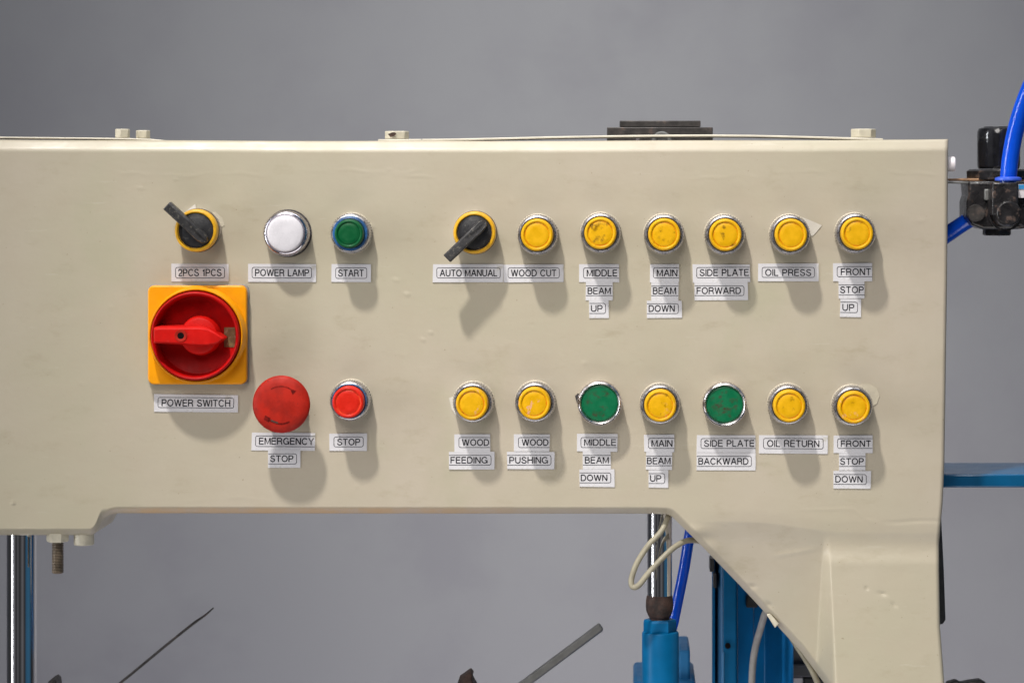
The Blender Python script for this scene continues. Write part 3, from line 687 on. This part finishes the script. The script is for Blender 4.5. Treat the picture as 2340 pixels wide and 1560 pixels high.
def label(txt, rect, tx, ty, fr, fy, rot=0., lab=None):
    """rect = paper, tx/ty = extent of the letters, fr = frame left/right (None = cut open), fy = frame top/bottom"""
    x0, y0, x1, y1 = rect; cx, cy = (x0+x1)/2, (y0+y1)/2
    ca, sa = math.cos(math.radians(rot)), math.sin(math.radians(rot))
    def q(x, y, d):
        u, v = x-cx, y-cy; return P(cx+u*ca-v*sa, cy+u*sa+v*ca, d)
    j = lambda: random.uniform(-.7, .7)
    m = MB(); pts = [(x0+j(), y0+j()), (x1+j(), y0+j()), (x1+j(), y1+j()), (x0+j(), y1+j())]
    dz = random.uniform(.00058, .00070)
    m.prism([q(x, y, dz) for x, y in pts], [q(x, y, 0) for x, y in pts])
    o = m.build('paper_label', 'paper', cab); tag(o, lab)
    d1 = dz+.00012; m = MB()
    l, r = fr; t_, b_2 = fy; R = 4.5; lw = .62
    path = []
    L_, R_2 = (l if l is not None else x0+.3), (r if r is not None else x1-.3)
    def corner(px_, py_, a0):
        return [(px_+R*math.cos(math.radians(a0+90*i/5)), py_+R*math.sin(math.radians(a0+90*i/5))) for i in range(6)]
    def stroke(path, closed, lw=lw):
        n = len(path); vs = []; fs = []
        for i, p in enumerate(path):
            a = path[(i-1) % n] if (closed or i > 0) else p; b = path[(i+1) % n] if (closed or i < n-1) else p
            dx, dy = b[0]-a[0], b[1]-a[1]; ll = math.hypot(dx, dy) or 1; nx, ny = -dy/ll*lw, dx/ll*lw
            vs += [q(p[0]+nx, p[1]+ny, d1), q(p[0]-nx, p[1]-ny, d1)]
        for i in range(n if closed else n-1):
            k = (i+1) % n; fs.append((2*i, 2*i+1, 2*k+1, 2*k))
        m.add(vs, fs)
    left = corner(L_+R, b_2-R, 90)+corner(L_+R, t_+R, 180); right = corner(R_2-R, t_+R, 270)+corner(R_2-R, b_2-R, 0)
    if l is not None and r is not None: stroke(left+right, True)
    elif l is not None: stroke([(R_2, b_2)]+left+[(R_2, t_)], False)
    elif r is not None: stroke([(L_, t_)]+right+[(L_, b_2)], False)
    else: stroke([(L_, t_), (R_2, t_)], False); stroke([(L_, b_2), (R_2, b_2)], False)
    tw, ls = text_lines(txt)
    for line in ls: stroke([(tx[0]+a/tw*(tx[1]-tx[0]), ty[1]-b*(ty[1]-ty[0])) for a, b in line], False, 1.2)
    m.build('lettering', 'ink', o)
    return o
A = 'white paper label reading '
LABELS = [
 ('2PCS 1PCS', (392, 603, 523, 643), (407, 506), (614.6, 631), (401, 513), (611, 635), 0, ''),
 ('POWER LAMP', (567, 603, 721.6, 644.5), (583, 706), (615, 631), (576, 712), (611, 635), .2, ''),
 ('START', (757, 604, 848, 644.5), (773, 831), (616, 632), (767, 838), (612, 636), .2, ''),
 ('POWER SWITCH', (352, 901, 543.6, 941), (369.6, 525.8), (912.5, 928.5), (361, 534), (908.5, 931.5), .55, ''),
 ('EMERGENCY', (575, 988, 719.6, 1029), (592, 717), (1000, 1015.5), (584, None), (996, 1020), .5, ''),
 ('STOP', (613, 1026, 687, 1069), (617.5, 670), (1040, 1055), (None, 677.5), (1036.5, 1059.6), 0, 'below EMERGENCY'),
 ('STOP', (753, 990, 838.6, 1030), (770.7, 822.7), (1002, 1017), (763, 830), (998, 1020.5), .1, 'in a closed frame under the red button'),
 ('AUTO MANUAL', (989, 604, 1150, 644.7), (1005.5, 1136), (616, 631.5), (998, 1143), (612, 635), .1, ''),
 ('WOOD CUT', (1150.8, 604.3, 1287.7, 644.7), (1168, 1271), (616, 631.5), (1161, 1278), (612, 635), .1, ''),
 ('MIDDLE', (1323, 604, 1414.6, 644.7), (1341, 1410.5), (616, 631.5), (1333.4, None), (612, 635.5), .1, 'in the upper row'),
 ('BEAM', (1338.5, 641, 1399.6, 686), (1343, 1395.5), (657, 671.8), (None, None), (653, 675.4), -.2, 'between MIDDLE and UP in the upper row'),
 ('UP', (1346.6, 685, 1391, 726), (1350.5, 1376.8), (697, 712), (None, 1383.7), (693, 716), -.3, 'below MIDDLE BEAM'),
 ('MAIN', (1485, 604, 1552, 644.6), (1501, 1547.7), (615.8, 631.5), (1493, None), (612, 635), 0, 'in the upper row'),
 ('BEAM', (1488, 643, 1550, 687.4), (1492, 1544.6), (656.5, 672), (None, None), (653.6, 675.4), 0, 'between MAIN and DOWN in the upper row'),
 ('DOWN', (1478.5, 686.7, 1558, 726), (1482.6, 1541.5), (697, 712.3), (None, 1550), (694, 716.4), .1, 'below MAIN BEAM in the upper row'),
 ('SIDE PLATE', (1583, 604, 1714, 645), (1599, 1711), (615, 630.5), (1592, None), (611, 634.5), -.3, 'in the upper row'),
 ('FORWARD', (1587, 644.6, 1709, 685.4), (1592, 1693), (656.3, 671.7), (None, 1700), (653, 675.3), 0, ''),
 ('OIL PRESS', (1732, 602, 1871, 643), (1748.7, 1853.6), (615, 630.4), (1741.5, 1861), (611, 633.8), .1, ''),
 ('FRONT', (1904, 601, 1993, 642), (1921.5, 1990), (613.2, 628.8), (1913, None), (609.3, 632.3), .1, 'in the upper row'),
 ('STOP', (1916, 641.5, 1976, 682.5), (1920, 1973.5), (654.6, 669.5), (None, None), (651, 673.8), 0, 'between FRONT and UP'),
 ('UP', (1920, 682.8, 1967.7, 724), (1925, 1952), (694.8, 710), (None, 1959.5), (690.3, 714), .8, 'below FRONT STOP'),
 ('WOOD', (1038.5, 991.6, 1120, 1031.5), (1055.8, 1117.4), (1003, 1018), (1048.6, None), (999.3, 1022), 0, 'above FEEDING'),
 ('FEEDING', (1025.8, 1031.5, 1130, 1071.5), (1029.7, 1114), (1043.5, 1058.3), (None, 1122), (1039.8, 1062), 0, ''),
 ('WOOD', (1174.6, 991.6, 1255.9, 1031.5), (1192.6, 1253), (1003, 1018), (1184.6, None), (999.3, 1022), 0, 'above PUSHING'),
 ('PUSHING', (1159, 1031.5, 1267, 1071.5), (1164, 1252), (1043.5, 1058.5), (None, 1259), (1039.8, 1062.2), 0, ''),
 ('MIDDLE', (1318, 991, 1410.7, 1031), (1335, 1407.7), (1003, 1018), (1327.4, None), (999.3, 1022), .1, 'in the lower row'),
 ('BEAM', (1331.6, 1031, 1395.7, 1071.8), (1336.6, 1391), (1043.5, 1058.3), (None, None), (1040, 1062), 0, 'between MIDDLE and DOWN in the lower row'),
 ('DOWN', (1324, 1072, 1404, 1112), (1327.4, 1387.6), (1084, 1098.3), (None, 1395.7), (1080, 1102.6), .1, 'below MIDDLE BEAM in the lower row'),
 ('MAIN', (1472, 992.6, 1541, 1032), (1488.7, 1536.4), (1005, 1020.2), (1481.8, None), (1000.8, 1024), 0, 'in the lower row'),
 ('BEAM', (1476, 1032, 1536, 1073), (1478.5, 1532), (1045, 1059.8), (None, None), (1041.5, 1063.6), 0, 'between MAIN and UP in the lower row'),
 ('UP', (1482, 1073, 1527.7, 1113.6), (1485.6, 1511), (1085, 1099.8), (None, 1519), (1081.5, 1104), 0, 'below MAIN BEAM in the lower row'),
 ('SIDE PLATE', (1592, 994, 1726.7, 1034), (1609, 1723.6), (1005, 1020.2), (1601.8, None), (1001.5, 1024), 0, 'in the lower row'),
 ('BACKWARD', (1592, 1034.2, 1726.7, 1074.6), (1596, 1710), (1046, 1061), (None, 1717), (1042, 1065), .1, ''),
 ('OIL RETURN', (1735, 994, 1891.5, 1035.5), (1753, 1872), (1005.2, 1020.8), (1744.6, 1881), (1001.5, 1024.8), .4, ''),
 ('FRONT', (1905, 994, 1994, 1034), (1921.5, 1990), (1006, 1020.5), (1914, None), (1002, 1024), .1, 'in the lower row'),
 ('STOP', (1917, 1034.8, 1978, 1074.5), (1920, 1973.5), (1046.3, 1061.2), (None, None), (1042.6, 1065), 0, 'between FRONT and DOWN'),
 ('DOWN', (1905, 1075, 1990, 1116), (1909, 1971), (1087, 1101.8), (None, 1979.5), (1083.6, 1106), .5, 'below FRONT STOP in the lower row')]
for t_ in LABELS: label(*t_[:6], rot=t_[6], lab=(A+t_[0]+' '+t_[7]).strip())

# ------------------------------------------------------------------ chrome rod at the left, under the cabinet
def vrod(x0, x1, ytop, ybot, d, mat, name, parent=None, seg=56, prof=None):
    c0 = P((x0+x1)/2, ybot, d); c1 = P((x0+x1)/2, ytop, d); r = (x1-x0)/2*K(d); h = c1.z-c0.z
    m = MB(); m.lathe([(.0001, 0), (r, 0), (r, h), (.0001, h)], c0, seg, 'z'); return m.build(name, mat, parent)
g = vrod(16, 83, 1190, 1720, -.030, 'rod', 'guide_rod'); tag(g, 'thick polished chrome rod standing under the left end of the cabinet', 'rod')

# ------------------------------------------------------------------ hydraulic cylinder
dcy = -.030
cyl = thing('hydraulic_cylinder', P(1508, 1700, dcy), 'blue hydraulic cylinder with chrome piston rod and rusty joint under the cabinet', 'hydraulic cylinder')
def vlathe(x, prof_px, d, mat, name, parent, seg=56, smooth=35):
    """prof_px: list of (radius px, y px) from bottom to top"""
    yb = prof_px[0][1]; c0 = P(x, yb, d)
    m = MB(); m.lathe([(max(r, .3)*K(d), (yb-y)*K(d)) for r, y in prof_px], c0, seg, 'z'); return m.build(name, mat, parent, smooth=smooth)
vlathe(1507, [(0, 1366), (28.5, 1366), (28.5, 1150), (0, 1150)], dcy, 'rod', 'piston_rod', cyl)
vlathe(1507, [(0, 1420), (24, 1420), (22, 1412), (27, 1403), (30.5, 1393), (31.5, 1382), (31, 1370), (29, 1360), (27, 1355), (0, 1354)], dcy, 'rust', 'rod_joint', cyl)
vlathe(1508, [(0, 1446), (36, 1446), (37.5, 1441), (37.5, 1419), (35, 1414), (0, 1414)], dcy, 'blue', 'lock_nut', cyl, seg=6, smooth=20)
vlathe(1509, [(0, 1700), (42, 1700), (42, 1446), (40.5, 1442.5), (34, 1441), (0, 1441)], dcy, 'blue', 'barrel', cyl)
# pale blue clamp block behind the barrel
cb = thing('clamp_block', P(1525, 1640, -.2), 'pale blue blurred bracket behind the blue cylinder', 'bracket')
m = MB(); m.box(1551, 1485, 1577, 1640, -.16, -.23); m.build('upright', 'blue_dull', cb, bevel=.002)
m = MB(); m.box(1447, 1556, 1590, 1660, -.15, -.24); m.build('base_block', 'blue_dull', cb, bevel=.003)

# ------------------------------------------------------------------ blue machine column
colm = thing('machine_column', P(1720, 1680, -.16), 'tall blue enamelled steel column behind the sloping edge of the cabinet', 'machine frame')
def plan(pts, y0, y1, mat, name, parent, bev=.001):
    """vertical extrusion of a plan outline given as (pixel x, depth in front of the panel)"""
    yr = P(1700, y0, -.13).z; yl = P(1700, y1, -.13).z
    lo = []; hi = []
    for x, d in pts:
        p = P(x, 1400, d); lo.append(Vector((p.x, p.y, yl))); hi.append(Vector((p.x, p.y, yr)))
    m = MB(); m.prism(hi, lo); return m.build(name, mat, parent, smooth=25, bevel=bev)
plan([(1627, -.150), (1634, -.147), (1636, -.25), (1630, -.25)], 1282, 1700, 'blue', 'edge_strip', colm)
plan([(1634, -.166), (1649, -.131), (1652, -.131), (1652, -.25), (1634, -.25)], 1262, 1700, 'blue_lit', 'side_flange', colm)
plan([(1652.4, -.130), (1683, -.130), (1685, -.140), (1685, -.25), (1652.4, -.25)], 1250, 1700, 'blue', 'front_flange', colm)
plan([(1685.3, -.150), (1722, -.160), (1722, -.25), (1685.3, -.25)], 1250, 1700, 'blue_deep', 'web', colm)
plan([(1722.3, -.165), (1748, -.172), (1813, -.130), (1813, -.26), (1722.3, -.26)], 1300, 1700, 'blue_deep', 'rear_flange', colm)
m = MB(); m.box(1622, 1276, 1633, 1306, -.140, -.16); m.box(1630, 1310, 1638, 1343, -.138, -.16); m.build('notch_stand_in', 'dark_steel', colm, bevel=.0006)  # dark boxes put in for the two dark notches at the edge
m = MB(); m.box(1705, 1360, 1732, 1388, -.150, -.17); m.build('latch', 'dark_steel', colm, bevel=.001)
m = MB(); m.lathe([(.0001, 0), (.0022, 0), (.0022, .002), (.0001, .002)], P(1663, 1474, -.1285), 20); m.build('drilled_hole', 'hole', colm)
m = MB(); m.tube([P(1653, 1490, -.129), P(1652.5, 1600, -.129), P(1652, 1690, -.129)], .0008, 8, 4); m.build('weld_bead', 'blue_lit', colm)

# dark machine part further back
db_ = thing('machine_base', P(1850, 1640, -.24), 'dark grey machine part low behind the beige foot', 'machine part')
m = MB(); m.box(1806, 1462, 1905, 1520, -.22, -.28); m.build('cover', 'dark_grey', db_, bevel=.001)
m = MB(); m.box(1806, 1521, 1905, 1546, -.212, -.28); m.build('ledge', 'dark_grey', db_, bevel=.001)
m = MB(); m.box(1836, 1547, 1905, 1680, -.226, -.28); m.build('lower_block', 'dark_steel', db_, bevel=.001)
m = MB(); m.box(1806, 1547, 1835, 1680, -.224, -.28); m.build('pale_block', 'white_plastic', db_, bevel=.001)

# ------------------------------------------------------------------ cables and hoses
m = MB(); m.tube([P(1532, 1158, -.020), P(1527, 1178, -.014), P(1512, 1212, -.006), P(1482, 1245, -.002), P(1456, 1285, 0), P(1443, 1322, 0), P(1446, 1340, .001), P(1460, 1336, .002), P(1484, 1306, .001), P(1520, 1268, -.003), P(1548, 1245, -.010), P(1574, 1234, -.020), P(1606, 1236, -.030)], 6.6*S, 14, 10)
tag(m.build('electric_cable', 'cable'), 'thin beige cable hanging in a loop in front of the chrome piston rod', 'cable')
m = MB(); m.tube([P(1760, 1380, -.085), P(1748, 1402, -.09), P(1738, 1435, -.10), P(1728, 1470, -.11), P(1721, 1510, -.115), P(1718, 1560, -.118), P(1716, 1640, -.12)], 8.5*S, 14, 8)
tag(m.build('electric_cable', 'cable_grey'), 'grey cable running down in front of the blue column', 'cable')
m = MB(); m.tube([P(1800, 1440, -.050), P(1818, 1470, -.046), P(1842, 1507, -.042), P(1860, 1540, -.040), P(1872, 1575, -.040), P(1880, 1640, -.040)], 7.*S, 14, 8)
tag(m.build('electric_cable', 'cable'), 'beige cable hanging beside the lower sloping edge of the foot', 'cable')
m = MB(); m.poly([(1752, 1404), (1760, 1401), (1780, 1424), (1771, 1434)], -.030, -.018); tag(m.build('cable_clip', 'bolt_paint', cab, bevel=.0005), 'small beige clip on the sloping edge')
m = MB(); m.tube([P(1582, 1190, -.10), P(1576, 1220, -.10), P(1563, 1300, -.10), P(1549, 1370, -.10), P(1540, 1415, -.10), P(1530, 1470, -.10), P(1525, 1640, -.10)], 12.5*K(-.1), 18, 8)
tag(m.build('air_hose', 'hose'), 'bright blue air hose running down behind the piston rod joint', 'hose')

# ------------------------------------------------------------------ black clamp behind the top edge
blk = thing('black_clamp', P(1509, 335, -.11), 'black steel block standing behind the top edge of the cabinet', 'machine part')
m = MB(); m.box(1387, 291, 1629, 345, -.10, -.17); m.build('lower_plate', 'iron', blk, bevel=.0006)
m = MB(); m.box(1416, 276, 1601, 290.6, -.105, -.165); m.build('upper_plate', 'iron', blk, bevel=.0006)
m = MB(); m.lathe([(.0001, 0), (.0076, 0), (.0076, .003), (.0066, .0042), (.0048, .0042), (.0044, .002), (.0001, .002)], P(1512, 323, -.10), 40); m.build('round_boss', 'grey_bar', blk)
m = MB(); m.lathe([(.0001, 0), (.0017, 0), (.0017, .002), (.0001, .002)], P(1457, 317, -.10), 6); m.build('screw', 'chrome_clean', blk)

# ------------------------------------------------------------------ things at the right of the cabinet
m = MB(); m.box(2130, 1083, 2420, 1113.5, -.06, -.145)
tag(m.build('blue_shelf', 'blue_gloss', bevel=.0012), 'flat blue steel bar sticking out to the right of the cabinet', 'bar')
m = MB(); m.poly([(2120, 1180), (2151, 1182), (2157, 1300), (2161, 1416), (2154, 1426), (2120, 1426)], -.14, -.075)
tag(m.build('cover_plate', 'dark_steel', bevel=.001), 'dark narrow plate edge behind the right side of the beige foot', 'plate')

val = thing('air_valve', P(2270, 540, -.02), 'black pneumatic valve with a glossy knob beside the right end of the cabinet', 'valve')
dv = -.03
m = MB(); 
def vl(x, prof, d, mat, name, parent, seg=48, smooth=40): return vlathe(x, prof, d, mat, name, parent, seg, smooth)
m = MB(); kb = P(2282, 386, dv); r_ = 49*K(dv); H_ = 94*K(dv)
m.lathe([(.0001, 0), (r_*.93, 0), (r_*.98, .0012), (r_, .003), (r_, H_-.005), (r_*.985, H_-.0028), (r_*.93, H_-.0008), (r_*.80, H_), (r_*.72, H_-.0002), (r_*.68, H_+.0007), (.0001, H_+.0007)], kb, 72, 'z', lambda i, j: 1-.012*(i % 6 == 0) if 2 <= j <= 4 else 1)
m.build('knob', 'gloss_black', val, smooth=40)
vl(2282, [(0, 410), (72, 410), (73, 406), (73, 391), (66, 387), (0, 387)], dv, 'valve', 'collar', val, seg=8, smooth=20)
m = MB(); a0, a1 = P(2140, 413, .006), P(2330, 414, .006)
m.poly([(2130, 409), (2210, 407.5), (2345, 410), (2345, 416), (2210, 413.5), (2130, 414)], -.05, -.014); br = m.build('bracket', 'rust_edge', val, bevel=.0004)
m = MB(); m.poly([(2130, 414.6), (2345, 417), (2345, 423), (2290, 422), (2130, 418)], -.05, -.010); m.build('lower_plate', 'grey_bar', val, bevel=.0003)
m = MB(); m.poly([(2212, 414), (2345, 414), (2345, 522), (2322, 524), (2246, 524), (2222, 514), (2209, 495), (2209, 462), (2214, 446)], -.055, -.008); vb = m.build('body', 'valve', val, bevel=.002, bseg=3)
vl(2278, [(0, 538), (30, 538), (32.5, 535), (32.5, 521), (0, 521)], dv, 'valve', 'drain_cap', val, seg=12, smooth=20)
m = MB(); m.box(2267, 417, 2327, 492, .018, -.008); m.lathe([(.0001, -.008), (.0094, -.008), (.0098, .012), (.0092, .0185), (.0080, .0195), (.0001, .0195)], P(2297, 487, 0)+Vector((0, 0, 0)), 40); m.build('elbow_fitting', 'valve', val, bevel=.0012)
m = MB(); m.lathe([(.0116, .000), (.0128, .000), (.0128, .0035), (.0116, .0035)], base_of(2298, 487, 0)+Vector((0, .002, 0)), 48); m.build('fitting_ring', 'valve', val)
m = MB(); m.box(2250, 432, 2264, 458, -.004, -.012); m.build('lug', 'grey_bar', val, bevel=.001)
m = MB(); m.lathe([(.0001, 0), (.006, 0), (.0064, .004), (.006, .009), (.0001, .009)], P(2228, 487, -.010), 28); m.build('port_nut', 'iron', val)
m = MB(); m.lathe([(.0001, 0), (.0085, 0), (.0085, .010), (.0075, .012), (.0001, .012)], P(2342, 492, -.010), 28); m.build('gauge_port', 'valve', val)
m = MB(); m.box(2327.5, 421, 2352, 452, .0125, .0118); st_ = m.build('sticker', 'white_plastic', val)
m = MB(); m.box(2328, 422, 2352, 432, .0131, .0127); m.build('sticker_band', 'sticker_blue', st_)
m = MB(); dh = .006
pr = [(0, 413), (30, 413), (31, 410), (30, 406.5), (22, 404), (0, 404)]
vl(2304, pr, dh, 'hose_collar', 'release_collar', val)
m = MB(); m.tube([P(2303, 420, dh), P(2305, 398, dh), P(2309, 360, dh), P(2318, 310, dh+.002), P(2333, 255, dh+.006), P(2356, 195, dh+.010), P(2385, 140, dh+.014)], 19.5*K(dh), 24, 10)
tag(m.build('air_hose', 'hose'), 'shiny blue air hose rising from the fitting of the black valve', 'hose')
m = MB(); m.tube([P(2240, 487, -.030), P(2215, 502, -.034), P(2180, 525, -.040), P(2150, 546, -.046), P(2090, 590, -.06)], 18.5*K(-.035), 22, 8)
tag(m.build('air_hose', 'hose'), 'blue air hose slanting from the valve down behind the cabinet edge', 'hose')

# ------------------------------------------------------------------ odd steel pieces low in front of the wall
m = MB(); m.tube([P(90, 1712, -.10), P(200, 1620, -.10), P(300, 1539, -.10), P(380, 1473, -.10), P(440, 1425, -.10), P(467, 1406, -.10), P(488, 1388, -.10)], lambda t: (3.2-1.5*max(0, (t-.7)/.3))*S, 10, 6)
tag(m.build('metal_spike', 'iron'), 'thin dark steel rod slanting up to a fine tip below the cabinet', 'rod')
ba = P(990, 1719, -.10); bb = P(1374, 1433, -.10); ax = (bb-ba).normalized(); up_ = Vector((0, 1, 0)).cross(ax)*-1
if up_.z < 0: up_ = -up_
m = MB(); hw = .0030; th = .010
pr = []
for p, e in ((ba, hw), (bb-ax*.0012, hw), (bb, hw*.75)):
    pr.append([p+up_*e+Vector((0, 0, 0)), p-up_*e*.6, p-up_*e*1.05+Vector((0, .003, 0)), p-up_*e+Vector((0, th, 0)), p+up_*e+Vector((0, th, 0))])
vs_ = [v for r in pr for v in r]; fs_ = [(0, 1, 2, 3, 4), (14, 13, 12, 11, 10)]
for i in range(2):
    for k in range(5): fs_.append((i*5+k, i*5+(k+1) % 5, i*5+5+(k+1) % 5, i*5+5+k))
m.add(vs_, fs_); tag(m.build('steel_bar', 'grey_bar', bevel=.0005), 'flat grey steel bar slanting up below the middle of the cabinet', 'bar')
m = MB(); m.poly([(1030, 1740), (1042, 1570), (1048, 1552), (1064, 1541), (1073, 1534), (1080, 1543), (1077, 1551), (1088, 1570), (1096, 1740)], -.12, -.10)
tag(m.build('rusty_bracket', 'rust', bevel=.001), 'small dark rusty bracket tip at the bottom edge left of the slanting bar', 'bracket')
m = MB(); m.poly([(100, 1740), (104, 1575), (110, 1556), (121, 1549), (128, 1555), (131, 1575), (134, 1740)], -.12, -.10)
tag(m.build('iron_lug', 'iron', bevel=.001), 'small dark iron lug at the bottom edge beside the chrome rod', 'lug')
m = MB(); m.poly([(2158, 1740), (2164, 1560), (2185, 1554), (2196, 1560), (2215, 1556), (2240, 1553), (2255, 1561), (2264, 1740)], -.110, -.10)
tag(m.build('iron_fitting', 'iron', bevel=.001), 'dark iron fitting at the bottom edge right of the beige foot', 'fitting')
